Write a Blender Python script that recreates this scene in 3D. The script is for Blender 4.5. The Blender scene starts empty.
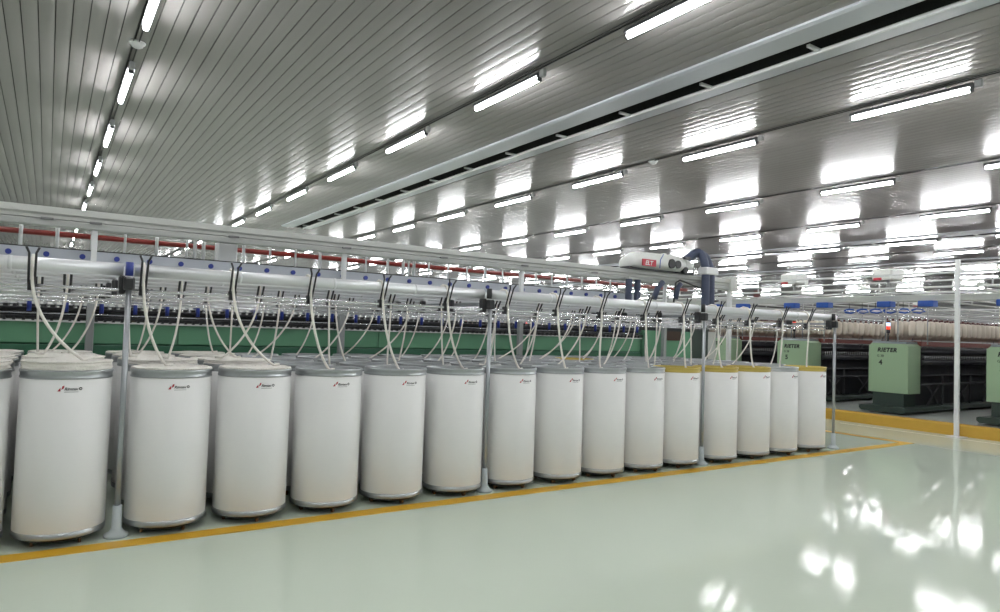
import bpy, math, random
from mathutils import Vector, Matrix
random.seed(7)
PI = math.pi
SC = bpy.context.scene
COL = SC.collection

# ------------------------------------------------------------------ helpers
class MB:
    """collects simple solids; build() links them as ONE mesh object"""
    def __init__(s): s.v = []; s.f = []; s.smooth = []
    def add(s, vs, fs, sm=False):
        o = len(s.v); s.v += [tuple(v) for v in vs]
        s.f += [tuple(i + o for i in f) for f in fs]; s.smooth += [sm] * len(fs)
        return s
    def box(s, x0, x1, y0, y1, z0, z1, bev=0):
        if bev <= 0:
            v = [(x, y, z) for z in (z0, z1) for y in (y0, y1) for x in (x0, x1)]
            return s.add(v, [(0,2,3,1),(4,5,7,6),(0,1,5,4),(2,6,7,3),(0,4,6,2),(1,3,7,5)])
        b = bev                                   # chamfered along z-edges and top/bottom
        def ring(z, i):
            return [(x0+b+i,y0+i,z),(x1-b-i,y0+i,z),(x1-i,y0+b+i,z),(x1-i,y1-b-i,z),(x1-b-i,y1-i,z),(x0+b+i,y1-i,z),(x0+i,y1-b-i,z),(x0+i,y0+b+i,z)]
        rs = [ring(z0, b*.6), ring(z0+b, 0), ring(z1-b, 0), ring(z1, b*.6)]
        v = [p for r in rs for p in r]; f = [tuple(reversed(range(8))), tuple(range(24, 32))]
        for k in range(3):
            for i in range(8):
                j = (i+1) % 8; f.append((k*8+i, k*8+j, k*8+8+j, k*8+8+i))
        return s.add(v, f)
    def tube(s, pts, r, n=10, caps=True):
        pts = [Vector(p) for p in pts]; rr = r if isinstance(r, (list, tuple)) else [r]*len(pts)
        vs = []; up = None
        for i, p in enumerate(pts):
            a = pts[max(i-1, 0)]; b = pts[min(i+1, len(pts)-1)]; t = (b-a).normalized()
            if up is None:
                up = Vector((0,0,1)) if abs(t.z) < .9 else Vector((0,1,0))
            x = up.cross(t)
            if x.length < 1e-4: x = Vector((1,0,0)).cross(t)
            x.normalize(); y = t.cross(x); up = y
            for k in range(n):
                q = p + (x*math.cos(2*PI*k/n) + y*math.sin(2*PI*k/n))*rr[i]; vs.append(tuple(q))
        fs = []
        for i in range(len(pts)-1):
            for k in range(n):
                l = (k+1) % n; fs.append((i*n+k, i*n+l, (i+1)*n+l, (i+1)*n+k))
        s.add(vs, fs, True)
        if caps:
            o = len(s.v)-len(vs); s.f += [tuple(o+k for k in reversed(range(n))), tuple(o+(len(pts)-1)*n+k for k in range(n))]; s.smooth += [False, False]
        return s
    def lathe(s, prof, c=(0,0,0), n=48, sm=True):
        vs = [(c[0]+r*math.cos(2*PI*k/n), c[1]+r*math.sin(2*PI*k/n), c[2]+z) for r, z in prof for k in range(n)]
        fs = []
        for i in range(len(prof)-1):
            for k in range(n):
                l = (k+1) % n; fs.append((i*n+k, i*n+l, (i+1)*n+l, (i+1)*n+k))
        return s.add(vs, fs, sm)
    def prism(s, poly, a0, a1, axis='x', sm=False):
        """extrude a 2D polygon along an axis; poly in the two other axes"""
        def P(u, v, a):
            return (a,u,v) if axis == 'x' else ((u,a,v) if axis == 'y' else (u,v,a))
        n = len(poly); vs = [P(u, v, a0) for u, v in poly] + [P(u, v, a1) for u, v in poly]
        fs = [tuple(range(n)), tuple(reversed(range(n, 2*n)))]
        for i in range(n):
            j = (i+1) % n; fs.append((i, j, n+j, n+i))
        s.add(vs, fs); 
        return s
    def mesh(s, name, m):
        me = bpy.data.meshes.new(name); me.from_pydata(s.v, [], s.f); me.update()
        me.polygons.foreach_set('use_smooth', s.smooth); me.materials.append(m)
        import bmesh
        b = bmesh.new(); b.from_mesh(me); bmesh.ops.recalc_face_normals(b, faces=b.faces); b.to_mesh(me); b.free()
        return me
    def build(s, name, m, parent=None, loc=None):
        o = bpy.data.objects.new(name, s.mesh(name, m)); COL.objects.link(o)
        if parent: o.parent = parent
        if loc: o.location = loc
        return o

def tag(o, label, cat, group=None, kind=None):
    o['label'] = label; o['category'] = cat
    if group: o['group'] = group
    if kind: o['kind'] = kind
    return o
def empty(name, loc, label, cat, group=None):
    o = bpy.data.objects.new(name, None); COL.objects.link(o); o.location = loc; o.empty_display_size = .1
    return tag(o, label, cat, group)
def struct(o): o['kind'] = 'structure'; return o
def dup(root, loc, label, group=None, skip=()):
    r = root.copy(); COL.objects.link(r); r.location = loc; r['label'] = label
    if group: r['group'] = group
    for ch in list(root.children):
        if ch.name.split('.')[0] in skip: continue
        c = ch.copy(); COL.objects.link(c); c.parent = r
        for g in ch.children:
            d = g.copy(); COL.objects.link(d); d.parent = c
    return r
ORD = ['first','second','third','fourth','fifth','sixth','seventh','eighth','ninth','tenth','eleventh','twelfth','thirteenth','fourteenth','fifteenth','sixteenth','seventeenth','eighteenth','nineteenth','twentieth']

# ------------------------------------------------------------------ materials
def mat(name, col, rough=.5, metal=0, emit=0, noise=0, nscale=8, spec=.5, coat=0, aniso=0, bump=0, bscale=60):
    m = bpy.data.materials.new(name); m.use_nodes = True; nt = m.node_tree; b = nt.nodes['Principled BSDF']
    b.inputs['Base Color'].default_value = (*col, 1); b.inputs['Roughness'].default_value = rough
    b.inputs['Metallic'].default_value = metal; b.inputs['Specular IOR Level'].default_value = spec
    if coat: b.inputs['Coat Weight'].default_value = coat; b.inputs['Coat Roughness'].default_value = .05
    if emit: b.inputs['Emission Color'].default_value = (*col, 1); b.inputs['Emission Strength'].default_value = emit
    tc = nt.nodes.new('ShaderNodeTexCoord')
    if noise:
        n = nt.nodes.new('ShaderNodeTexNoise'); n.inputs['Scale'].default_value = nscale; n.inputs['Detail'].default_value = 4
        nt.links.new(tc.outputs['Object'], n.inputs['Vector'])
        r = nt.nodes.new('ShaderNodeMixRGB'); r.inputs[1].default_value = (*[c*(1-noise) for c in col], 1); r.inputs[2].default_value = (*[min(1, c*(1+noise)) for c in col], 1)
        nt.links.new(n.outputs['Fac'], r.inputs[0]); nt.links.new(r.outputs[0], b.inputs['Base Color'])
    if bump:
        n = nt.nodes.new('ShaderNodeTexNoise'); n.inputs['Scale'].default_value = bscale; n.inputs['Detail'].default_value = 2
        nt.links.new(tc.outputs['Object'], n.inputs['Vector'])
        u = nt.nodes.new('ShaderNodeBump'); u.inputs['Strength'].default_value = bump; u.inputs['Distance'].default_value = .01
        nt.links.new(n.outputs['Fac'], u.inputs['Height']); nt.links.new(u.outputs[0], b.inputs['Normal'])
    return m

M = {}
M['shell'] = mat('can_plastic', (.85,.845,.835), .38, noise=.02, nscale=3)
M['galv'] = mat('galvanised_steel', (.42,.44,.45), .3, .85, noise=.08, nscale=20)
M['yrim'] = mat('yellow_rim', (.55,.42,.10), .35, .3, noise=.08)
M['plate'] = mat('can_plate', (.40,.40,.43), .5, .2, noise=.1)
M['sliver'] = mat('cotton_sliver', (.84,.81,.75), .9, noise=.07, nscale=30, bump=.5, bscale=90)
M['dark'] = mat('under_can_shade', (.02,.02,.022), .5)  # near-black colour for the painted shade below the front cans
M['caster'] = mat('caster_brown', (.22,.12,.05), .5)
M['black'] = mat('black_plastic', (.025,.025,.028), .35)
M['pipe'] = mat('creel_pipe', (.38,.40,.42), .3, .7)
M['alu'] = mat('brushed_aluminium', (.80,.81,.83), .34, .35, noise=.05, nscale=4)
M['rod'] = mat('bright_rod', (.72,.73,.75), .25, .8)
M['white'] = mat('white_paint', (.74,.75,.75), .4)
M['foot'] = mat('foot_plastic', (.50,.56,.58), .4)
M['blue'] = mat('blue_plastic', (.03,.05,.28), .35)
M['blue2'] = mat('blue_box', (.02,.09,.42), .4)
M['cream'] = mat('gantry_cream', (.56,.57,.54), .45, noise=.05, nscale=5)
M['creamd'] = mat('gantry_track', (.43,.44,.42), .45)
M['clip'] = mat('grey_clip', (.2,.2,.2), .5)
M['red'] = mat('red_pipe', (.24,.022,.016), .4)
M['green'] = mat('machine_green', (.13,.32,.19), .38, noise=.04, nscale=3)
M['greend'] = mat('machine_green_dark', (.04,.14,.08), .38)
M['bluegrey'] = mat('bluegrey_panel', (.50,.53,.58), .4)
M['grey'] = mat('grey_paint', (.34,.35,.35), .45)
M['head'] = mat('cabinet_pale_green', (.30,.42,.27), .42)
M['headtop'] = mat('cabinet_lid', (.30,.34,.36), .2, .3)
M['base'] = mat('base_dark_green', (.035,.055,.045), .45)
M['darkbody'] = mat('dark_machine', (.018,.018,.022), .35)
M['darksteel'] = mat('dark_steel', (.05,.05,.055), .4, .4)
M['rust'] = mat('red_brown_rail', (.14,.025,.015), .45)
M['bobbin'] = mat('bobbin_cotton', (.72,.65,.56), .9, noise=.05)
M['tip'] = mat('bobbin_tip', (.12,.03,.03), .5)
M['hose'] = mat('blue_grey_hose', (.055,.07,.12), .5)
M['cleaner'] = mat('cleaner_housing', (.72,.73,.70), .4, noise=.03)
M['brown'] = mat('brown_window', (.07,.04,.03), .3)
M['ink'] = mat('black_ink', (.01,.012,.012), .5)
M['inkred'] = mat('red_ink', (.45,.02,.04), .5)
M['lampred'] = mat('signal_red', (1.0,.07,.03), .3, emit=.8)
M['lampwhite'] = mat('signal_white', (.6,.75,1), .3, emit=1.2)
M['yellow'] = mat('yellow_floor_paint', (.78,.45,.04), .3, noise=.05, nscale=3)
M['ycurb'] = mat('yellow_kerb_paint', (.62,.37,.055), .4, noise=.06)
M['platform'] = mat('platform_concrete', (.42,.45,.42), .35, noise=.05)
M['housing'] = mat('light_housing', (.07,.07,.075), .5, .0)
M['wire'] = mat('cable_black', (.03,.03,.03), .5)
M['led'] = mat('led_tube', (1,1,1), .5)
_b = M['led'].node_tree.nodes['Principled BSDF']; _b.inputs['Emission Color'].default_value = (.97,.985,1,1); _b.inputs['Emission Strength'].default_value = 60
M['wall'] = mat('wall_paint', (.55,.56,.55), .6)
M['slot'] = mat('slot_interior', (.012,.012,.012), .7)
M['soffit'] = mat('slot_soffit', (.52,.54,.58), .35, .2)

# ceiling: coated steel slats, brushed along their length (anisotropic)
def ceiling_mat():
    m = bpy.data.materials.new('ceiling_steel_slats'); m.use_nodes = True; nt = m.node_tree; b = nt.nodes['Principled BSDF']
    b.inputs['Metallic'].default_value = .12; b.inputs['Specular IOR Level'].default_value = .24; b.inputs['Roughness'].default_value = .22
    b.inputs['Anisotropic'].default_value = .75
    t = nt.nodes.new('ShaderNodeCombineXYZ'); t.inputs[1].default_value = 1
    nt.links.new(t.outputs[0], b.inputs['Tangent'])
    tc = nt.nodes.new('ShaderNodeTexCoord'); mp = nt.nodes.new('ShaderNodeMapping'); mp.inputs['Scale'].default_value = (6.45, .25, 1)
    n = nt.nodes.new('ShaderNodeTexNoise'); n.inputs['Scale'].default_value = 1.0; n.inputs['Detail'].default_value = 3
    r = nt.nodes.new('ShaderNodeMixRGB'); r.inputs[1].default_value = (.27,.255,.248,1); r.inputs[2].default_value = (.325,.308,.30,1)
    nt.links.new(tc.outputs['Object'], mp.inputs[0]); nt.links.new(mp.outputs[0], n.inputs['Vector']); nt.links.new(n.outputs['Fac'], r.inputs[0]); nt.links.new(r.outputs[0], b.inputs['Base Color'])
    return m
M['ceil'] = ceiling_mat()
def floor_mat():
    m = bpy.data.materials.new('green_epoxy_floor'); m.use_nodes = True; nt = m.node_tree; b = nt.nodes['Principled BSDF']
    b.inputs['Roughness'].default_value = .06; b.inputs['Specular IOR Level'].default_value = .12
    tc = nt.nodes.new('ShaderNodeTexCoord')
    n = nt.nodes.new('ShaderNodeTexNoise'); n.inputs['Scale'].default_value = .8; n.inputs['Detail'].default_value = 5
    r = nt.nodes.new('ShaderNodeMixRGB'); r.inputs[1].default_value = (.625,.70,.59,1); r.inputs[2].default_value = (.675,.75,.635,1)
    nt.links.new(tc.outputs['Object'], n.inputs['Vector']); nt.links.new(n.outputs['Fac'], r.inputs[0]); nt.links.new(r.outputs[0], b.inputs['Base Color'])
    n2 = nt.nodes.new('ShaderNodeTexNoise'); n2.inputs['Scale'].default_value = 30; n2.inputs['Detail'].default_value = 4
    u = nt.nodes.new('ShaderNodeBump'); u.inputs['Strength'].default_value = .12; u.inputs['Distance'].default_value = .004
    nt.links.new(tc.outputs['Object'], n2.inputs['Vector']); nt.links.new(n2.outputs['Fac'], u.inputs['Height']); nt.links.new(u.outputs[0], b.inputs['Normal'])
    return m
M['floor'] = floor_mat()

# ------------------------------------------------------------------ lettering
def text_mesh(txt, size, shear=0, space=1.0, bold=0):
    c = bpy.data.curves.new('lettering', 'FONT'); c.body = txt; c.size = size; c.shear = shear; c.space_character = space
    c.extrude = .0015; c.offset = bold; c.resolution_u = 3
    o = bpy.data.objects.new('lettering_source', c); COL.objects.link(o)
    dg = bpy.context.evaluated_depsgraph_get(); me = bpy.data.meshes.new_from_object(o.evaluated_get(dg))
    bpy.data.objects.remove(o); bpy.data.curves.remove(c)
    return me
def place_text(name, txt, size, m, parent, fn, **k):
    me = text_mesh(txt, size, **k)
    for v in me.vertices: v.co = fn(v.co)
    me.materials.clear(); me.materials.append(m)
    o = bpy.data.objects.new(name, me); COL.objects.link(o); o.parent = parent
    return o

# ------------------------------------------------------------------ the setting
X0, X1, Y0, Y1, ZC = -10.0, 62.0, -12.0, 42.0, 4.74
f = MB().add([(X0,Y0,0),(X1,Y0,0),(X1,Y1,0),(X0,Y1,0),(X0,Y0,-.2),(X1,Y0,-.2),(X1,Y1,-.2),(X0,Y1,-.2)], [(0,1,2,3),(4,7,6,5),(0,4,5,1),(1,5,6,2),(2,6,7,3),(3,7,4,0)]).build('floor', M['floor']); struct(f)
for nm, b in (('wall_left', (X0-.2,X0,Y0,Y1,0,ZC+.3)), ('wall_right', (X1,X1+.2,Y0,Y1,0,ZC+.3)), ('wall_front', (X0,X1,Y0-.2,Y0,0,ZC+.3)), ('wall_back', (X0,X1,Y1,Y1+.2,0,ZC+.3))):
    struct(MB().box(*b).build(nm, M['wall']))
# platform of the spinning section behind the kerb
struct(MB().box(12.78, X1, 4.0-16, Y1, 0, .2).build('floor_platform', M['platform']))

SLOTS = [(6.28, 7.68, 22.6), (21.45, 23.55, 42.0), (28.3, 30.2, 42.0)]   # x0, x1, far end
cb = MB(); P = .155; G = .010
def slat_strip(xa, xb, ya, yb):
    n = max(1, round((xb-xa)/P)); p = (xb-xa)/n; seg = 6
    for i in range(n):
        x = xa+i*p; vs = []
        xs = [x+G/2, x+G/2] + [x+G/2+(p-G)*k/seg for k in range(seg+1)] + [x+p-G/2, x+p-G/2]
        zs = [ZC+.03, ZC+.008] + [ZC+.003-.003*(1-(2*k/seg-1)**2) for k in range(seg+1)] + [ZC+.008, ZC+.03]
        for a, z in zip(xs, zs): vs += [(a, ya, z), (a, yb, z)]
        cb.add(vs, [(2*k, 2*k+2, 2*k+3, 2*k+1) for k in range(len(xs)-1)], False)
xa = X0
for sx0, sx1, sy in SLOTS:
    slat_strip(xa, sx0, Y0, Y1); 
    if sy < Y1: slat_strip(sx0, sx1, sy, Y1)
    xa = sx1
slat_strip(xa, X1, Y0, Y1)
o = bpy.data.objects.new('ceiling', bpy.data.meshes.new('ceiling')); COL.objects.link(o)
o.data.from_pydata(cb.v, [], cb.f); o.data.update(); o.data.polygons.foreach_set('use_smooth', cb.smooth); o.data.materials.append(M['ceil']); struct(o)
struct(MB().box(X0, X1, Y0, Y1, ZC+.3, ZC+.4).build('ceiling_backing', M['slot']))

# long return air slots in the ceiling
for k, (sx0, sx1, sy) in enumerate(SLOTS):
    t = empty('ceiling_air_slot', ((sx0+sx1)/2, 5, ZC), ['long dark air slot with grey steel edges nearest the camera in the slatted ceiling', 'second long air slot crossing the ceiling above the ring frames', 'third and farthest air slot in the ceiling above the ring frames'][k], 'air vent', 'air slots in the ceiling')
    L = Matrix.Translation(-t.location)
    def bl(name, b, m, p=t):
        q = t.location; return MB().box(b[0]-q.x, b[1]-q.x, b[2]-q.y, b[3]-q.y, b[4]-q.z, b[5]-q.z).build(name, m, p)
    w = sx1-sx0; sl0 = sx0+.27*w; sl1 = sx0+.5*w
    # pale soffit, stepped down, then slot, then ledges
    so = MB(); q = t.location
    so.prism([(sx0-q.x,.02),(sx0-q.x,-.02),(sx0+.05-q.x,-.035),(sl0-q.x,-.035),(sl0-q.x,.02)], Y0-q.y, sy-q.y, 'y'); so.build('soffit_plate', M['soffit'], t)
    bl('slot_recess', (sl0, sl1, Y0, sy, ZC+.24, ZC+.27), M['slot'])
    bl('slot_edge', (sl1, sl1+.025, Y0, sy, ZC-.045, ZC-.005), M['white']); bl('slot_wall', (sl1, sl1+.03, Y0, sy, ZC-.004, ZC+.25), M['slot'])
    bl('ledge', (sl1+.03, sl1+.22*w-.03, Y0, sy, ZC-.02, ZC+.03), M['soffit'])
    bl('dark_joint', (sl1+.22*w-.03, sl1+.22*w+.02, Y0, sy, ZC+.02, ZC+.05), M['slot'])
    lp = MB(); 
    for a, b_ in ((sl1+.22*w+.02, sx1-.12), (sx1-.11, sx1)): lp.box(a-q.x, b_-q.x, Y0-q.y, sy-q.y, -.012, .02)
    lp.build('ledge_plate', M['ceil'], t)
    y = 2.8
    while y < min(sy, 24)-.3:
        bl('bracket', (sl0+.12, sl1, y-.02, y+.02, ZC-.03, ZC), M['white']); y += 1.47

# ------------------------------------------------------------------ tube lights
ROWX = [.73, 4.87, 9.15, 13.4, 17.7, 22.0, 25.2, 30.4, 34.5, 41.0, 50.0, -3.4]
rown = ['leftmost row', 'second row from the left', 'row just right of the near air slot', 'fourth row from the left', 'fifth row from the left', 'row beside the second air slot', 'seventh row from the left', 'eighth row from the left', 'ninth row from the left', 'tenth row from the left', 'farthest row on the right', 'row behind the camera side']
ZL = 4.60
lamp0 = None
for ri, x in enumerate(ROWX):
    for n in range(-5, 12):
        y = 6.6 + 2.99*n
        if x < 0 and n > 4: continue
        lab = f'white LED tube light, {rown[ri]}, {ORD[n+5]} from near end'
        if lamp0 is None:
            t = lamp0 = empty('tube_light', (x, y, ZL), lab, 'light', 'tube lights under the ceiling')
            MB().tube([(0,.03,-.004),(0,1.47,-.004)], .028, 12).build('lamp_tube', M['led'], t)
            MB().prism([(-.045,.026),(.045,.026),(.045,.04),(.025,.075),(-.025,.075),(-.045,.04)], 0, 1.5, 'y').build('housing', M['housing'], t)
            for a in (0, 1.47): MB().box(-.032,.032,a,a+.03,-.034,.03,.006).build('end_cap', M['housing'], t)
            MB().box(-.03,.03,-.1,-.02,.0,.09,.01).build('terminal_box', M['grey'], t)
            for a in (.3, 1.2): MB().tube([(0,a,.07),(0,a,.14)], .006, 6).build('hanger', M['housing'], t)
        else: dup(lamp0, (x, y, ZL), lab)
    # cable conduit along the row
    if ri < 11 and ri != 5:
        t = MB()
        for dx in (-.045, .012): t.tube([(x+dx, -8, ZC-.012), (x+dx, Y1-.5, ZC-.012)], .006 if dx < 0 else .008, 6)
        tag(t.build('cable_run', M['wire']), 'thin dark cables clipped along the '+rown[ri], 'cable', 'cables along the light rows')
for (x, y), lab in (((.73, 8.95), 'round white smoke detector between two lights of the leftmost row'), ((9.2, 8.86), 'round white smoke detector in the light row right of the near air slot')):
    t = empty('smoke_detector', (x, y, ZC), lab, 'smoke detector', 'smoke detectors on the ceiling')
    MB().lathe([(0,-.02),(.085,-.02),(.09,-.01),(.09,0),(0,0)], n=24).build('base_ring', M['white'], t)
    MB().lathe([(0,-.07),(.03,-.068),(.06,-.05),(.065,-.02)], n=24).build('sensor_dome', M['white'], t)

# ------------------------------------------------------------------ floor markings and kerb
def mark(name, pts, label, m=M['yellow'], z=.004):
    n = len(pts); v = [(x,y,z) for x,y in pts]+[(x,y,.0005) for x,y in pts]
    fs = [tuple(range(n)), tuple(reversed(range(n,2*n)))]+[(i,n+i,n+(i+1)%n,(i+1)%n) for i in range(n)]
    return tag(MB().add(v, fs).build(name, m), label, 'floor marking')
mark('floor_line', [(-4,5.10),(11.02,5.10),(11.02,8.9),(10.88,8.9),(10.88,5.25),(-4,5.25)], 'yellow painted line on the green floor running in front of the cans and turning a corner')
k = empty('yellow_kerb', (12.7, 8, 0), 'raised yellow kerb along the edge of the ring frame platform', 'kerb')
MB().prism([(0,0),(0,.17),(.02,.2),(.16,.2),(.16,0)], -20, 32, 'y').build('kerb_block', M['ycurb'], k)
for v in k.children[0].data.vertices: pass
mark('pale_floor_line', [(12.3,-11),(12.325,-11),(12.325,7.0),(12.3,7.0)], 'thin pale line on the green floor in front of the yellow kerb', M['white'], .003)
mark('aisle_line', [(10.93,-11),(10.97,-11),(10.97,5.0),(10.93,5.0)], 'faint pale line on the green floor running towards the viewer from the yellow corner', M['platform'], .003)

# white square post at the kerb
p = empty('guard_post', (12.53, 5.15, 0), 'tall slim white post standing in front of the yellow kerb on the right', 'post')
MB().box(-.032,.032,-.032,.032,.012,2.93,.006).build('pole', M['white'], p)
MB().box(-.12,.12,-.12,.12,0,.012,.003).build('base_plate', M['white'], p)
c = MB()
for z in (2.5, 2.74): c.box(-.02,.14,-.05,.05,z-.03,z+.03,.01)
c.build('bracket', M['white'], p)

# ------------------------------------------------------------------ sliver cans
R = .268
CX = [-.445,.135,.785,1.379,1.975,2.578,3.189,3.795,4.402,4.998,5.593,6.185,6.879,7.527,8.128,8.778]
ROWY = [5.5, 6.12, 6.74, 7.36, 7.98]
def wrap(co, phi0=-PI/2, r=R+.0006, z0=0):
    a = phi0 + co.x/r; rr = r + .0008 + co.z*.3
    return Vector((rr*math.cos(a), rr*math.sin(a), z0+co.y))
def can_meshes():
    me = {}
    me['shell'] = MB().lathe([(R-.003,.085),(R,.09),(R,1.095),(R-.006,1.098),(R-.006,.98),(R-.012,.5),(R-.012,.086),(R-.003,.085)], n=64).mesh('shell', M['shell'])
    prof = [(R-.004,1.09),(R+.003,1.092),(R+.005,1.10),(R+.001,1.108),(R+.001,1.125),(R+.004,1.132),(R+.006,1.142),(R+.002,1.15),(R-.008,1.15),(R-.010,1.14),(R-.010,1.09)]
    me['rim'] = MB().lathe(prof, n=64).mesh('top_rim', M['galv']); me['yrim'] = MB().lathe(prof, n=64).mesh('top_rim', M['yrim'])
    me['bot'] = MB().lathe([(0,.062),(R-.02,.06),(R+.002,.062),(R+.004,.07),(R+.003,.10),(R-.002,.102)], n=64).mesh('bottom_rim', M['galv'])
    me['plate'] = MB().lathe([(0,1.10),(.06,1.10),(.07,1.108),(R-.05,1.108),(R-.03,1.10),(R-.012,1.10),(R-.012,1.06),(0,1.06)], n=48).mesh('can_plate', M['plate'])
    me['under'] = MB().lathe([(0,.035),(R-.05,.035),(R-.03,.045),(R-.03,.0615),(0,.0615)], n=40).mesh('shade_disc', M['dark'])  # added dark disc, paints the contact shadow between can base and floor
    cs = MB(); cs.box(-.02,.02,-.014,.014,.045,.062); cs.tube([(-.009,0,.025),(.009,0,.025)], .025, 14)
    me['caster'] = cs.mesh('caster', M['caster'])
    # full can: rosette coils heaped above the rim
    def heap(h, seed, r1=R-.004):
        rnd = random.Random(seed); b = MB(); n = 72; prof = [(r1-.02,1.10),(r1,1.152)]
        m = 5
        for k in range(m): prof.append((r1+.004-.008*abs(math.sin(k*1.9)), 1.152+h*(k+.5)/m)); 
        prof += [(r1-.015,1.152+h*1.06),(r1-.07,1.152+h*1.16),(r1-.14,1.152+h*1.22),(.06,1.152+h*1.2),(.03,1.152+h*1.0),(0,1.152+h*.95)]
        vs = []; ph = rnd.random()*6
        for i, (rr, z) in enumerate(prof):
            for k_ in range(n):
                a = 2*PI*k_/n; w_ = .0035*math.sin(a*9+i*1.7+ph)+.002*rnd.uniform(-1,1) if rr > .02 else 0
                vs.append(((rr+w_)*math.cos(a), (rr+w_)*math.sin(a), z+(.004*math.sin(a*7+i*2.1)+h*.10*math.sin(a+ph) if i > 1 else 0)))
        fs = []
        for i in range(len(prof)-1):
            for k_ in range(n): l = (k_+1) % n; fs.append((i*n+k_, i*n+l, (i+1)*n+l, (i+1)*n+k_))
        b.add(vs, fs, True)
        # overlapping coil loops lying on the top and bulging over the edge
        for q in range(26):
            a0 = 2*PI*q/26+ph; cx, cy = .095*math.cos(a0), .095*math.sin(a0); pts = []
            for k_ in range(17):
                a = 2*PI*k_/16; pts.append((cx+.168*math.cos(a), cy+.168*math.sin(a), 1.152+h*(1.0+.10*(q/26))+.002*math.sin(3*a+q)))
            b.tube(pts, .007, 5, False)
        return b.mesh('sliver_coils', M['sliver'])
    me['heap'] = heap(.046, 1); me['heap2'] = heap(.026, 2); me['flat'] = heap(.004, 3)
    me['low'] = MB().lathe([(0,1.098),(.05,1.105),(.12,1.112),(R-.05,1.108),(R-.014,1.09)], n=48).mesh('sliver_coils', M['sliver'])
    return me
CM = can_meshes()
def lk(name, me, parent, loc=None):
    o = bpy.data.objects.new(name, me); COL.objects.link(o); o.parent = parent
    if loc: o.location = loc
    return o
logo_me = None
def add_logo(t):
    global logo_me
    if logo_me is None:
        txt = text_mesh('Rimtex', .026, shear=.3, bold=.0006)
        vs = [wrap(Vector((v.co.x-.020, v.co.y, 0)), z0=1.022) for v in txt.vertices]; fs = [tuple(p_.vertices) for p_ in txt.polygons]
        b = MB().add(vs, fs); n0 = len(b.f)
        # small registered ring after the word
        vs = [wrap(Vector((.072+rr*math.cos(a), .010+rr*math.sin(a), 0)), z0=1.022) for rr in (.005,.010) for a in [2*PI*i/14 for i in range(14)]]
        b.add(vs, [(i,(i+1)%14,14+(i+1)%14,14+i) for i in range(14)])
        b.add([wrap(Vector((x_,-.012,0)),z0=1.022) for x_ in (-.02,.0,.02,.04,.06)]+[wrap(Vector((x_,-.010,0)),z0=1.022) for x_ in (-.02,.0,.02,.04,.06)], [(i,i+1,6+i,5+i) for i in range(4)])
        # red flag strokes before the word
        nb = len(b.f)
        b.add([wrap(Vector(q+(0,)), z0=1.022) for q in ((-.058,-.006),(-.040,-.006),(-.040,.018))], [(0,1,2)])
        b.add([wrap(Vector(q+(0,)), z0=1.022) for q in ((-.036,.004),(-.030,.028),(-.018,.030),(-.024,.012))], [(0,1,2,3)])
        me = bpy.data.meshes.new('printed_logo'); me.from_pydata(b.v, [], b.f); me.update()
        me.materials.append(M['ink']); me.materials.append(M['inkred'])
        for i in range(nb, len(b.f)): me.polygons[i].material_index = 1
        logo_me = me
    return lk('printed_logo', logo_me, t)
YEL = {(0,11),(0,12),(0,13),(0,15),(3,11)}
rowlab = ['front row', 'second row', 'third row', 'fourth row', 'back row']
def can_fill(r, i):
    if r <= 1 and i <= 1: return 'heap'
    if r == 1 and i <= 3: return 'heap2'
    if r >= 2 and i <= 3: return 'flat'
    if r == 0 and i in (2, 3): return 'flat'
    return 'low' if (i*7+r*3) % 4 == 0 else None
for r, y in enumerate(ROWY):
    for i, x in enumerate(CX):
        dx = 0 if r == 0 else random.uniform(-.012,.012)
        rim = 'yrim' if (r,i) in YEL else 'rim'; fill = can_fill(r, i)
        state = {'heap':'heaped with cotton coils','heap2':'overfilled with cotton coils','flat':'filled to the rim','low':'with cotton below its rim',None:'nearly empty'}[fill]
        beside = 'beside the yellow floor line' if r == 0 else 'behind the front cans'
        t = empty('sliver_can', (x+dx, y, 0), f'white can, {"yellow" if rim=="yrim" else "grey"} rim, {state}, {ORD[i]} from left, {rowlab[r]}', 'can', 'white sliver cans under the creel')
        sh = lk('shell', CM['shell'], t)
        lk('top_rim', CM[rim], t)
        if r < 2: lk('bottom_rim', CM['bot'], t)
        if r == 0:
            add_logo(t); a0 = random.random()
            lk('shade_disc', CM['under'], t)
            for q in range(4):
                a = a0+PI/2*q; lk('caster', CM['caster'], t, (.19*math.cos(a), .19*math.sin(a), 0))
        if fill: 
            h = lk('sliver_coils', CM[fill], t); h.rotation_euler.z = random.random()*6
            if r > 0 and fill != 'low': h.scale.z = 1
        else: lk('can_plate', CM['plate'], t)
        if r > 0:      # rear cans stand on their casters too
            c = MB(); 
            lk('caster', CM['caster'], t, (.15,-.1,0)); lk('caster', CM['caster'], t, (-.15,-.1,0))
            if r > 1: lk('bottom_rim', CM['bot'], t)

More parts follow.
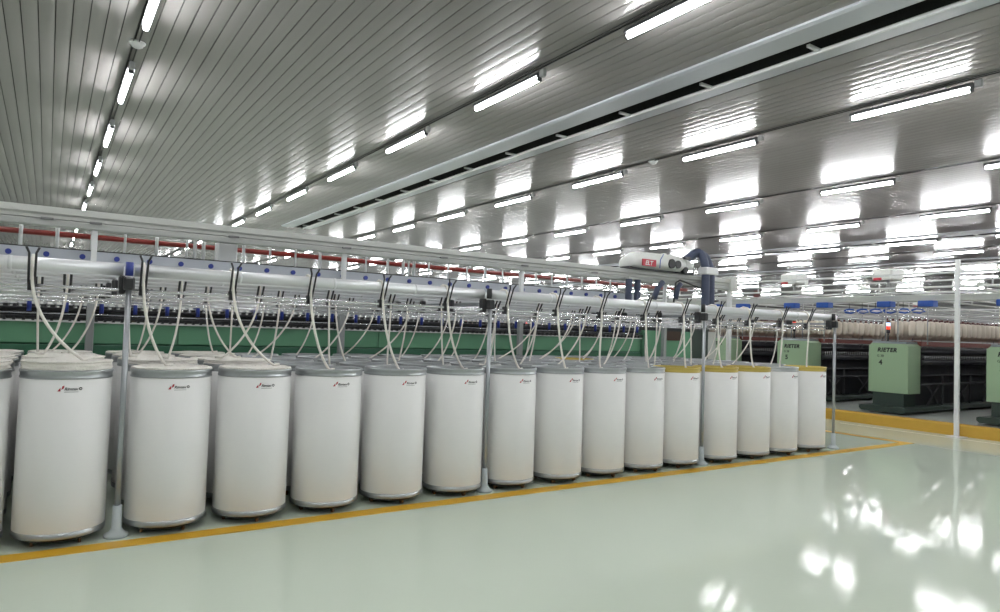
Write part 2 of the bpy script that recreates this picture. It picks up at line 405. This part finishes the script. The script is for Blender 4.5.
# ------------------------------------------------------------------ creel above the cans
cr = empty('creel', (4.5, 5.45, 0), 'silver overhead creel of round rails on steel posts carrying the cotton strands above the cans', 'creel')
def C(x, y, z): return (x-4.5, y-5.45, z)
POSTX = [.465, 3.465, 6.50, 9.28]
RY = [5.45, 6.07, 6.69, 7.31, 7.93]
XB0, XB1 = -.9, 9.44
FX = [-.095,.517,1.158,1.755,2.379,3.014,3.673,4.285,4.879,5.532,6.153,6.757,7.375,8.069,8.661]
for pi_, x in enumerate(POSTX):
    for r, y in ((0, 5.37),):
        yy = y
        pt = MB().tube([C(x,yy,.03), C(x,yy,1.70)], .019, 14).build('post', M['pipe'], cr)
        cx = C(x, yy, 0)
        MB().lathe([(.019,.215),(.028,.215),(.032,.06),(.05,.035),(.075,.022),(.078,.008),(.072,0),(0,0)], cx, 24).build('post_foot', M['foot'], pt)
        MB().box(cx[0]-.035,cx[0]+.035,cx[1]-.035,cx[1]+.09,1.70,1.79,.012).build('clamp', M['black'], pt)
        if r == 0: MB().tube([C(x,5.39,1.80),C(x,5.39,1.895)], .026, 12).build('cap', M['blue'] if pi_ == 0 else M['black'], pt)
    MB().box(*[v for v in (C(x,0,0)[0]-.015, C(x,0,0)[0]+.015)], -.05, 3.60, 1.735, 1.765).build('cross_bar', M['pipe'], cr)
for r, y in enumerate(RY):
    segs = [XB0] + [x for x in POSTX if x > XB0+.2][:-1] + [XB1]
    for a, b_ in zip(segs[:-1], segs[1:]):
        m_ = MB(); m_.tube([C(a+.035,y,1.845), C(b_-.035,y,1.845)], .044, 20)
        n_ = int((b_-a)/1.0)
        for q in range(1, n_+1):
            xx = a+(b_-a)*q/(n_+1); m_.tube([C(xx-.012,y,1.845),C(xx+.012,y,1.845)], .046, 20)
        m_.build('roller_rail', M['alu'], cr)
    # rods and a flat band beneath each rail
    MB().tube([C(XB0,y-.03,1.70),C(XB1,y-.03,1.70)], .011, 8).build('rod', M['rod'], cr)
    MB().tube([C(XB0,y+.16,1.64 if r % 2 else 1.66),C(XB1,y+.16,1.64 if r % 2 else 1.66)], .008, 8).build('rod', M['rod'], cr)
    MB().box(XB0-4.5, XB1-4.5, y+.20-5.45, y+.225-5.45, 1.80, 1.835).build('flat_band', M['alu'], cr)
    for x in POSTX:
        c = C(x, y, 0); MB().box(c[0]-.06,c[0]-.02,c[1]-.06,c[1]+.03,1.67,1.80,.01).build('clamp', M['black'], cr)
# forked guides: two bent wires and a black foot, leaning out at the top
def fork(x, y, s=1.0, h=.2):
    m_ = MB(); b0 = 1.70
    for d in (-1, 1):
        m_.tube([C(x+d*.017*s, y-.04, b0), C(x+d*.018*s, y-.085, b0+h*.45), C(x+d*.019*s, y-.13, b0+h*.93), C(x+d*.036*s, y-.15, b0+h*1.10)], .0075 if s == 1 else .009, 6)
    c = C(x, y, 0); m_.box(c[0]-.022,c[0]+.022,c[1]-.05,c[1]+.0,b0-.035,b0+.035,.006)
    return m_.build('guide_fork', M['black'], cr)
FORKS = {}
for r, y in enumerate(RY):
    for i, x in enumerate(FX + ([9.2] if r > 0 else [])):
        if r > 0 and i >= len(FX): continue
        xx = x if r == 0 else x + .26*((r % 2)*1) + .09*r + random.uniform(-.10,.10) - .05
        if r > 0 and xx > 9.3: xx = 9.3
        for px_ in POSTX:
            if abs(xx-px_) < .07: xx = px_+.09
        FORKS[(r,i)] = xx; fork(xx, y, 1.0 if r == 0 else 1.15, .22 if r == 0 else .16)
# cotton strands: from the can top, through the fork, over the rail, back to the machine
def bez(p0, p1, p2, p3, n=14):
    out = []
    for k_ in range(n+1):
        t_ = k_/n; u = 1-t_; out.append(tuple(u**3*a+3*u*u*t_*b_+3*u*t_*t_*c+t_**3*d for a, b_, c, d in zip(p0,p1,p2,p3)))
    return out
for r, y in enumerate(RY):
    for i in range(len(FX)):
        xf = FORKS[(r,i)]; ci = i+1; cxx = CX[ci]; cy = ROWY[r]
        fill = can_fill(r, ci); zc = {'heap':1.222,'heap2':1.198,'flat':1.172,'low':1.135,None:1.13}[fill]
        rnd = random.Random(r*100+i); dirx = 1 if (cxx-xf) > .0 else -1
        land = (cxx+rnd.uniform(-.08,.14) if r == 0 else cxx+rnd.uniform(-.2,.2), cy+rnd.uniform(-.16,-.02), zc)
        if r == 0 and i == 0: land = (cxx+.08, cy-.14, zc-.01)
        d = land[0]-xf
        pts = [(xf, y+.10, 1.88), (xf, y+.03, 1.903), (xf, y-.035, 1.892), (xf, y-.062, 1.85)]
        low = bez((xf, y-.066, 1.78), (xf+d*.02, y-.08, 1.50), (land[0]-d*.45, land[1], zc+.10), land, 16)
        end = [(land[0]+.05*(1 if d > 0 else -1), land[1]+.03, zc+.004)]
        thick = .0105 if r == 0 else .009
        m_ = MB().tube(pts+low+end, thick, 7)
        o = m_.build('cotton_strand', M['sliver'])
        tag(o, f'cream cotton strand hanging into the {ORD[ci]} can from left, {rowlab[r]}', 'cotton strand', 'cotton strands between the cans and the creel')

# ------------------------------------------------------------------ roving machine behind the cans
rv = empty('roving_machine', (4.0, 9.2, 0), 'long dark green roving machine standing behind the rows of cans', 'spinning machine')
def V(b): return (b[0]-4.0, b[1]-4.0, b[2]-9.2, b[3]-9.2, b[4], b[5])
XM0, XM1 = -1.3, 9.3
n_ = 4
for q in range(n_):
    a = XM0+(XM1-XM0)*q/n_; b_ = XM0+(XM1-XM0)*(q+1)/n_
    MB().box(*V((a+.004,b_-.004,9.15,9.2,1.20,1.435)),.008).build('front_panel', M['green'], rv)
MB().box(*V((XM0,XM1,9.2,10.0,.12,1.40))).build('body', M['greend'], rv)
MB().box(*V((XM0,XM1,9.13,9.2,.15,1.185)),.008).build('lower_panel', M['greend'], rv)
MB().box(*V((XM0,XM1,9.12,9.2,1.435,1.455))).build('white_ledge', M['white'], rv)
MB().box(*V((XM0,XM1,9.22,9.9,1.46,1.60))).build('drafting_block', M['darkbody'], rv)
for z, yy, rr, m_ in ((1.53,9.14,.010,'rod'),(1.585,9.16,.016,'black'),(1.49,9.12,.018,'black'),(1.625,9.2,.009,'rod'),(1.70,9.24,.012,'rod'),(1.745,9.26,.010,'grey')):
    MB().tube([(XM0-4,yy-9.2,z),(XM1-4,yy-9.2,z)], rr, 8).build('bar', M[m_], rv)
# rows of flyer heads, sleeves and black clamps
x = XM0+.1; q = 0
while x < XM1-.1:
    if q % 2 == 0:
        MB().tube([(x-4,-.125,1.55),(x-4,-.125,1.715)], .023, 10).build('sleeve', M['blue'], rv)
    q += 1; x += .172
det = MB(); det2 = MB(); x = XM0+.05; rnd = random.Random(3)
while x < XM1-.05:
    det.box(x-4.014,x-3.986,-.10,-.03,1.45,1.50); det.box(x-4.02,x-3.98,-.02,.03,1.60,1.632)
    if rnd.random() < .6: det.box(x+.04-4.012,x+.04-3.98,-.02,.04,1.70,1.735)
    det2.tube([(x+.03-4,.0,1.60),(x+.03-4,.0,1.70+rnd.random()*.05)], .011, 6); det2.box(x-4.0,x-3.96,-.02,.03,1.64,1.675)
    det2.tube([(x+.06-4,.12,1.70),(x+.06-4,.12,2.10)], .006, 5)
    x += .0863
det.build('top_arm', M['black'], rv)['kind'] = 'stuff'; det2.build('flyer_pin', M['rod'], rv)['kind'] = 'stuff'
# grey bobbin panel with blue caps
MB().box(*V((XM0,9.1,9.10,9.16,2.115,2.26))).build('upper_panel', M['bluegrey'], rv)
MB().box(*V((XM0,9.1,9.095,9.165,2.26,2.272))).build('panel_edge', M['black'], rv)
MB().box(*V((XM0,9.1,9.08,9.30,1.98,2.11))).build('lower_rail', M['alu'], rv)
x = -1.07
while x < 9.0:
    MB().tube([(x-4,-.13,2.19),(x-4,-.10,2.19)], .030, 14).build('blue_cap', M['blue'], rv); x += .3435
x = -1.0
while x < 9.1:
    MB().tube([(x-4,.35,2.27),(x-4,.35,2.56)], .014 if int(x*3) % 3 else .02, 8).build('hanger_rod', M['white'], rv); x += .352
MB().box(*V((XM0,9.1,9.42,9.46,2.54,2.60))).build('hanger_beam', M['white'], rv)
MB().box(*V((1.80,2.03,9.28,9.5,2.275,2.53)),.01).build('junction_box', M['white'], rv)
for a in (1.52, 1.62, 4.42, 4.60): MB().tube([(a-4,.1,2.272),(a-4,.1,2.54)], .022, 10).build('riser', M['white'], rv)
# end stock
es = MB().box(*V((9.32,10.65,9.1,10.1,.1,1.60)),.015).build('end_cabinet', M['green'], rv)
MB().box(*V((9.93,10.32,9.085,9.1,1.42,1.60))).build('window', M['brown'], es)
MB().box(*V((9.86,9.88,9.085,9.1,.2,1.6))).build('door_seam', M['greend'], es)
MB().box(*V((9.32,9.36,9.085,9.1,1.0,1.55))).build('door_edge', M['greend'], es)
MB().box(*V((10.65,11.15,9.1,10.1,.1,1.64)),.01).build('control_panel', M['base'], rv)
MB().box(*V((11.15,11.45,9.15,10.0,.1,1.62)),.01).build('grey_side_panel', M['cream'], rv)
MB().box(*V((9.32,11.3,9.2,10.0,1.60,1.72)),.01).build('top_cover', M['darksteel'], rv)

# red pipe
t = MB().tube([(-2,10,2.515),(11.5,10,2.515)], .034, 12)
tag(t.build('red_pipe', M['red']), 'dark red overhead pipe running behind the cleaner rail above the roving machine', 'pipe')

# ------------------------------------------------------------------ travelling cleaner rail (gantry) with its columns
gt = empty('cleaner_rail', (5, 9.0, 0), 'cream overhead beam on grey and white columns carrying the travelling cleaner', 'overhead rail')
GX0, GX1 = -1.3, 11.75
def W(b): return (b[0]-5, b[1]-5, b[2]-9, b[3]-9, b[4], b[5])
MB().prism([(-.09,2.70),(.09,2.70),(.09,2.66),(.055,2.64),(.055,2.575),(-.055,2.575),(-.055,2.61),(-.09,2.63)], GX0-5, GX1-5, 'x').build('beam', M['cream'], gt)
MB().box(*W((GX0,GX1,8.93,9.07,2.49,2.565)),.012).build('track', M['creamd'], gt)
for i, x in enumerate((.41, 3.38, 6.40, 9.75)):
    MB().box(*W((x-.028,x+.028,8.972,9.028,1.66,2.49))).build('hanger', M['white'], gt)
    MB().box(*W((x-.04,x+.04,8.96,9.04,0,1.66)),.008).build('column', M['grey'], gt)
for x in (-.05,.41,1.9,3.38,4.9,6.4,7.9):
    MB().box(*W((x-.06,x+.06,8.90,8.945,2.556,2.578))).build('clip', M['clip'], gt)
MB().box(*W((11.55,11.75,8.88,9.12,2.46,2.76)),.01).build('end_stop', M['cream'], gt)
MB().box(*W((11.62,11.70,8.96,9.04,0,2.46)),.008).build('column', M['white'], gt)

# travelling cleaner
tc = empty('travelling_cleaner', (9.5, 8.95, 2.722), 'white travelling blower unit with a red badge sitting on the cream overhead beam', 'cleaner')
tc.scale = (.93, 1, .93)
def loft(secs, n=20):
    b = MB(); vs = []
    for x, hy, z0, z1, zt in secs:            # superellipse sections along x
        for k_ in range(n):
            a = 2*PI*k_/n; c, s_ = math.cos(a), math.sin(a)
            e = .55; u = math.copysign(abs(c)**e, c); v = math.copysign(abs(s_)**e, s_)
            zz = (z0+z1)/2+(z1-z0)/2*v; yy = hy*u*(1 if v < 0 else 1-zt*v*v); vs.append((x, yy, zz))
    fs = [tuple(range(n)), tuple(reversed(range((len(secs)-1)*n, len(secs)*n)))]
    for i in range(len(secs)-1):
        for k_ in range(n): l = (k_+1) % n; fs.append((i*n+k_, i*n+l, (i+1)*n+l, (i+1)*n+k_))
    return b.add(vs, fs, True)
body = loft([(-.90,.16,.04,.14,.3),(-.86,.22,.01,.22,.3),(-.66,.27,.0,.32,.3),(-.3,.28,.0,.335,.3),(0,.28,.0,.335,.3),(.28,.27,.0,.34,.3),(.5,.26,.0,.32,.3)]).build('housing', M['cleaner'], tc)
loft([(.5,.24,.04,.30,.2),(.74,.22,.05,.27,.2),(.84,.18,.08,.22,.2)]).build('fan_cover', M['cleaner'], tc)
MB().box(-.92,.9,-.12,.12,-.02,.02).build('chassis', M['darksteel'], tc)
MB().tube([(-.28,-.285,.02),(-.27,-.288,.18),(-.16,-.265,.30)], .008, 6).build('seam', M['blue2'], body)
bd = MB().box(-.76,-.40,-.30,-.277,.03,.16).build('badge', M['inkred'], tc)
place_text('badge_lettering', 'ELT', .12, M['white'], bd, lambda c: Vector((-.70+c.x*1.05, -.3015-c.z, .05+c.y)), bold=.003, shear=.2)
for xx in (.06, .24):
    MB().tube([(xx,-.30,.13),(xx,-.26,.13)], .095 if xx < .1 else .08, 20).build('intake_port', M['ink'], tc)
MB().tube([(.5,-.27,.03),(.5,-.18,.03)], .07, 18).build('wheel', M['ink'], tc)
MB().box(.42,.60,-.30,-.24,.25,.31,.01).build('vent_grille', M['black'], tc)
MB().tube([(.18,-.27,0),(.18,-.27,.36)], .012, 8).build('antenna_strip', M['white'], tc)
MB().lathe([(0,.37),(.05,.365),(.07,.33)], (.15,0,0), 16).build('dome', M['cleaner'], tc)
# corrugated hoses
def hose(pts, r, name, parent, m):
    P_ = [Vector(p) for p in pts]; out = []; rr = []
    for i in range(len(P_)-1):
        a, b_ = P_[i], P_[i+1]; n = max(2, int((b_-a).length/.02))
        for k_ in range(n): out.append(tuple(a.lerp(b_, k_/n))); rr.append(r*(1+.06*(1 if len(out) % 2 else -1)))
    return MB().tube(out, rr, 14).build(name, m, parent)
arc = bez((.74,0,.19), (1.0,0,.45), (1.22,-.1,.72), (1.20,-.19,.05), 14)
hose(arc + [(1.20,-.19,-.3),(1.20,-.19,-1.1)], .082, 'hose', tc, M['hose'])
arc2 = bez((.74,.16,.17), (1.2,.14,.46), (1.40,-.02,.70), (1.36,-.19,.05), 14)
hose(arc2 + [(1.36,-.19,-.3),(1.36,-.19,-1.1)], .082, 'hose', tc, M['hose'])
MB().box(1.08,1.48,-.30,-.08,.0,.15,.02).build('hose_band', M['white'], tc)
for zz in (-.38,-.55,-.7): MB().tube([(1.42,-.21,zz),(1.56,-.23,zz+.02)], .018, 8).build('nozzle', M['black'], tc)
for xx in (-.93, -.70): hose([(xx,-.12,-.22),(xx,-.12,-.75)], .062, 'hose', tc, M['hose'])
MB().box(-1.0,-.63,-.19,-.06,-.235,-.19).build('hose_carrier', M['creamd'], tc)
MB().tube([(.50,-.14,-.24),(.42,-.14,-.32),(.36,-.14,-.55)], .05, 10).build('hose', M['hose'], tc)
MB().tube([(1.2,-.12,-.30),(.5,-.12,-.16),(.38,-.12,-.22),(.33,-.12,-.62)], .018, 8).build('power_cable', M['wire'], tc)
MB().tube([(-.02,-.14,-.24),(-.16,-.14,-.36),(-.26,-.14,-.58)], .055, 10).build('nozzle', M['hose'], tc)

# ------------------------------------------------------------------ ring spinning frames on the platform
PZ = .2
FY = {}
for k_ in range(0, 10): FY[k_] = 4.62 + 1.97*k_        # centre y; k=0 is machine 3
def make_frame(k_, num, xe, detail):
    cy = FY[k_]
    names = {0:'cut by the right edge', 1:'numbered 4, beside the white post', 2:'numbered 5, just right of the last cans', 3:'half hidden behind the creel posts'}
    lab = 'pale green ring spinning machine, ' + names.get(k_, f'{ORD[k_-4]} of those hidden far behind the roving machine')
    t = empty('ring_spinning_machine', (13.2, cy, PZ), lab, 'spinning machine', 'ring spinning frames on the platform')
    h = MB(); hw = .36
    h.prism([(-hw,.38),(hw,.38),(hw,1.26),(hw-.05,1.30),(-hw+.05,1.30),(-hw,1.26)], 0, .46, 'x')
    hd = h.build('head_cabinet', M['head'], t)
    MB().prism([(0.005,1.302),(.06,1.345),(.44,1.345),(.455,1.302)], -hw+.05, hw-.05, 'y').build('lid', M['headtop'], hd)
    MB().box(.04,.46,-hw+.09,hw-.06,.13,.38).build('pedestal', M['base'], t)
    MB().prism([(-.38,.03),(.38,.03),(.42,.07),(.42,.12),(.38,.135),(-.38,.135),(-.42,.12),(-.42,.07)], -.22, xe-13.2, 'x').build('base_skirt', M['base'], t)
    L = xe-13.2
    # long body: spindle rails, drafting tops, trusses
    MB().box(.47,L,-.26,.26,.70,1.14).build('body', M['darkbody'], t)
    MB().box(.47,L,-.20,.20,.14,.70).build('inner_body', M['darkbody'], t)
    for z, yy, rr, m_ in ((1.16,.33,.03,'darkbody'),(1.06,.36,.018,'darksteel'),(.96,.37,.05,'darkbody'),(.72,.38,.014,'darksteel'),(.55,.36,.022,'darksteel')):
        for s_ in (-1, 1): MB().tube([(.47,s_*yy,z),(L,s_*yy,z)], rr, 8).build('rail', M[m_], t)
    b = MB(); x = .6
    while x < min(L, 12):
        for s_ in (-1, 1): b.tube([(x,s_*.375,1.02),(x,s_*.375,1.09)], .008, 5)
        x += .075
    b.build('spindle', M['grey'], t)['kind'] = 'stuff'
    x = .8; rest = MB()
    while x < L:
        for s_ in (-1, 1):
            near = k_ < 3 and x < 9 and s_ < 0
            for a, b_, rr in (((x,s_*.33,.16),(x+.45,s_*.34,.52),.016), ((x+.45,s_*.33,.16),(x,s_*.34,.52),.016), ((x+.6,s_*.33,.14),(x+.6,s_*.34,.70),.02)):
                if near: MB().tube([a, b_], rr, 6).build('brace', M['darksteel'], t)
                else: rest.tube([a, b_], rr, 6)
        x += 1.2
    rest.build('far_brace', M['darksteel'], t)['kind'] = 'stuff'
    for s_ in (-1, 1): MB().box(.47,L,s_*.30-.07,s_*.30+.07,1.27,1.36).build('drafting_rail', M['rust'], t)
    # creel frame over the body
    x = .35
    while x < min(L, 24):
        MB().tube([(x,0,1.14),(x,0,2.16)], .014, 6).build('creel_post', M['grey'], t)
        x += 2.4
    for s_ in (-1, 1):
        MB().tube([(.3,s_*.3,1.80),(L,s_*.3,1.80)], .010, 6).build('bobbin_bar', M['rod'], t)
        MB().tube([(.3,s_*.12,1.82),(L,s_*.12,1.82)], .010, 6).build('bobbin_bar', M['rod'], t)
        MB().tube([(.3,s_*.34,1.98),(L,s_*.34,1.98)], .008, 6).build('bobbin_bar', M['rod'], t)
    # blue end boxes hung under the overhead duct
    for yy in (.10, -.64):
        p_ = MB().tube([(.10,yy,1.30),(.10,yy,1.99)], .011, 6).build('end_post', M['grey'], t)
        MB().box(.0,.20,yy-.13,yy+.13,1.99,2.10,.01).build('blue_box', M['blue2'], p_)
    # signal lamp
    ly = .13
    lp = MB().tube([(.25,ly,1.34),(.25,ly,1.50)], .016, 8).build('signal_lamp', M['black'], t)
    MB().tube([(.25,ly,1.50),(.25,ly,1.57)], .035, 12).build('lamp_base', M['black'], lp)
    MB().tube([(.25,ly,1.57),(.25,ly,1.635)], .035, 12).build('red_lens', M['lampred'], lp)
    MB().tube([(.25,ly,1.635),(.25,ly,1.70)], .035, 12).build('white_lens', M['lampwhite'] if k_ == 1 else M['lampred'], lp)
    MB().tube([(.25,ly,1.70),(.25,ly,1.74)], .035, 12).build('lamp_cap', M['rust'], lp)
    if num:
        def fn(off_y, off_z): return lambda c: Vector((-.0015-c.z, off_y-c.x, off_z+c.y))
        place_text('maker_lettering', 'RIETER', .105, M['ink'], hd, fn(.20,1.145), bold=.005, shear=.22, space=1.12)
        place_text('model_lettering', 'G 38', .062, M['ink'], hd, fn(.205,1.045), bold=.0005)
        place_text('number_lettering', num, .13, M['ink'], hd, fn(.17,.90), bold=.004)
    return t
frames = []
for k_, num, xe in ((0,'3',30),(1,'4',36),(2,'5',40),(3,'6',44),(4,'7',50),(5,'',56),(6,'',56),(7,'',56),(8,'',56),(9,'',56)):
    frames.append(make_frame(k_, num, xe, k_ < 5))

# hanging roving bobbins
bm = MB().lathe([(0,0),(.03,0),(.055,.03),(.068,.06),(.068,.24),(.055,.275),(.03,.30),(.012,.305),(0,.305)], n=12).mesh('roving_bobbin', M['bobbin'])
hm = MB().tube([(0,0,.30),(0,0,.34)], .022, 8).mesh('hanger_cap', M['tip'])
cnt = 0; stuff = MB()
quota = {0: 24, 1: 96, 2: 110, 3: 70}
for k_ in range(10):
    n = 0
    for col in range(0, 100):
        for s_ in (-.3, -.12, .12, .3):
            x = 13.75+col*.225+(.1 if abs(s_) < .2 else 0)
            if x > 34: continue
            z = PZ+1.45; y = FY[k_]+s_
            if k_ in quota and n < quota[k_]:
                who = {0:'the machine cut by the right edge',1:'the machine beside the tall white post',2:'the machine just right of the last cans',3:'the machine behind the creel posts'}[k_]
                o = bpy.data.objects.new('roving_bobbin', bm); COL.objects.link(o); o.location = (x, y, z)
                tag(o, f'cream roving bobbin hanging in rows above {who}', 'bobbin', f'roving bobbins above {who}')
                c = bpy.data.objects.new('hanger_cap', hm); COL.objects.link(c); c.parent = o
                n += 1; cnt += 1
            elif x < 30:
                stuff.lathe([(0,0),(.055,.03),(.068,.06),(.068,.24),(.03,.30),(.02,.34),(0,.34)], (x, y, z), 8)
tag(stuff.build('distant_bobbins', M['bobbin']), 'hundreds of cream roving bobbins receding in rows over the far ring frames', 'bobbins', kind='stuff')

# overhead ducts and ladder rails across the ends of the ring frames
t = MB().box(13.42,13.60,-6,34,2.30,2.42,.01)
tag(t.build('overhead_duct', M['cream']), 'long pale grey duct crossing above the heads of the ring frames behind the blue boxes', 'duct')
def ladder(x, z0, z1, lab, ya=-4, yb=34, step=1.2, along='y', m='white', r=.018):
    t = empty('overhead_rail', (x, ya, z0) if along == 'y' else (ya, x, z0), lab, 'overhead rail', 'white overhead rails above the ring frames')
    n = int((yb-ya)/step)
    for z in (0, z1-z0):
        e = (0,yb-ya,z) if along == 'y' else (yb-ya,0,z); MB().tube([(0,0,z), e], r, 8).build('rail', M[m], t)
    b = MB()
    for q in range(n+1):
        p_ = (0,q*step,0) if along == 'y' else (q*step,0,0); b.tube([p_, (p_[0],p_[1],z1-z0)], r*.7, 6)
    b.build('rungs', M[m], t)['kind'] = 'stuff'
    return t
ladder(12.72, 2.50, 2.74, 'white twin-tube rail reached by the tall white post', step=1.09)
ladder(15.6, 2.62, 2.86, 'second white twin-tube rail, just behind the pale duct', step=1.5)
ladder(20.5, 2.70, 2.95, 'third white twin-tube rail deeper over the ring frames', step=1.5)
ladder(26.5, 2.75, 3.05, 'fourth white twin-tube rail far over the ring frames', step=1.5)
ladder(34.0, 2.80, 3.1, 'farthest white twin-tube rail over the ring frames', step=1.5)
for k_ in range(0, 9):
    ladder(FY[k_]+.42, 2.46, 2.56, f'slim white track above the {ORD[k_]} ring frame from the right, running away along it', ya=13.0, yb=48, step=2.4, along='x', r=.02, m='cream')
# travelling cleaners of the ring frames
for i, (x, y, z) in enumerate(((13.9,FY[1]+.42,2.76),(13.9,FY[2]+.5,2.76),(18.5,FY[0]+.42,2.76),(13.9,FY[3]+.42,2.76),(24,FY[3]+.42,2.76))):
    t = empty('blower_unit', (x, y, z), ['white boxy blower with red badge above the machine beside the tall white post','white boxy blower above the machine just right of the last cans','white boxy blower at the right edge of the picture','white boxy blower above the machine behind the creel posts','small white blower farthest away over the ring frames'][i], 'cleaner', 'white blower units above the ring frames')
    MB().box(-.15,.35,-.2,.2,0,.22,.03).build('housing', M['cleaner'], t)
    MB().box(-.155,-.148,.0,.16,-.01,.045).build('badge', M['inkred'], t)
    MB().tube([(.1,0,-.20),(.1,0,0)], .03, 8).build('stem', M['grey'], t)
# small red box on a stem and blue looped ducts
t = empty('red_box', (13.6, 9.75, 2.42), 'small dark red box standing on the duct left of machine 5', 'box')
MB().box(-.04,.04,-.06,.06,.05,.20,.005).build('housing', M['tip'], t); MB().tube([(0,0,0),(0,0,.05)], .01, 6).build('stem', M['grey'], t)
for i in range(6):
    yy = 7.3+i*.30; x = 15.6; z = 2.60-.36
    pts = [(x,yy,z),(x,yy-.1,z+.03),(x,yy-.22,z+.02),(x,yy-.27,z-.03),(x,yy-.16,z-.06),(x,yy-.03,z-.04),(x,yy,z)]
    t = empty('hose_loop', (x,yy,z), f'dark blue looped hose in the run above the machines, {ORD[i]} from the right', 'hose', 'blue looped hoses above the ring frames')
    MB().tube([(a-x,b_-yy,c-z) for a,b_,c in pts], .02, 8, False).build('loop', M['blue2'], t)
    MB().tube([(0,-.12,.03),(0,-.12,.375)], .006, 6).build('hanger_wire', M['wire'], t)

# ------------------------------------------------------------------ camera, world, view
cam = bpy.data.cameras.new('camera'); co = bpy.data.objects.new('camera', cam); COL.objects.link(co)
yaw, pitch, roll, fpx = .98334, .036561, .032688, 678.96
cp, sp = math.cos(pitch), math.sin(pitch)
F = Vector((math.cos(yaw)*cp, math.sin(yaw)*cp, sp)); Rr = Vector((math.sin(yaw), -math.cos(yaw), 0)); U = Rr.cross(F)
R2 = math.cos(roll)*Rr+math.sin(roll)*U; U2 = -math.sin(roll)*Rr+math.cos(roll)*U
co.matrix_world = Matrix(((R2.x,U2.x,-F.x,0),(R2.y,U2.y,-F.y,0),(R2.z,U2.z,-F.z,1.5),(0,0,0,1)))
cam.sensor_fit = 'HORIZONTAL'; cam.sensor_width = 36; cam.lens = fpx/1000*36; cam.clip_end = 200
SC.camera = co
w = bpy.data.worlds.new('world'); w.use_nodes = True; SC.world = w
w.node_tree.nodes['Background'].inputs[0].default_value = (.8,.85,.9,1); w.node_tree.nodes['Background'].inputs[1].default_value = .3
SC.view_settings.view_transform = 'Standard'; SC.view_settings.look = 'None'; SC.view_settings.gamma = 1
SC.view_settings.use_curve_mapping = False; SC.view_settings.exposure = .38
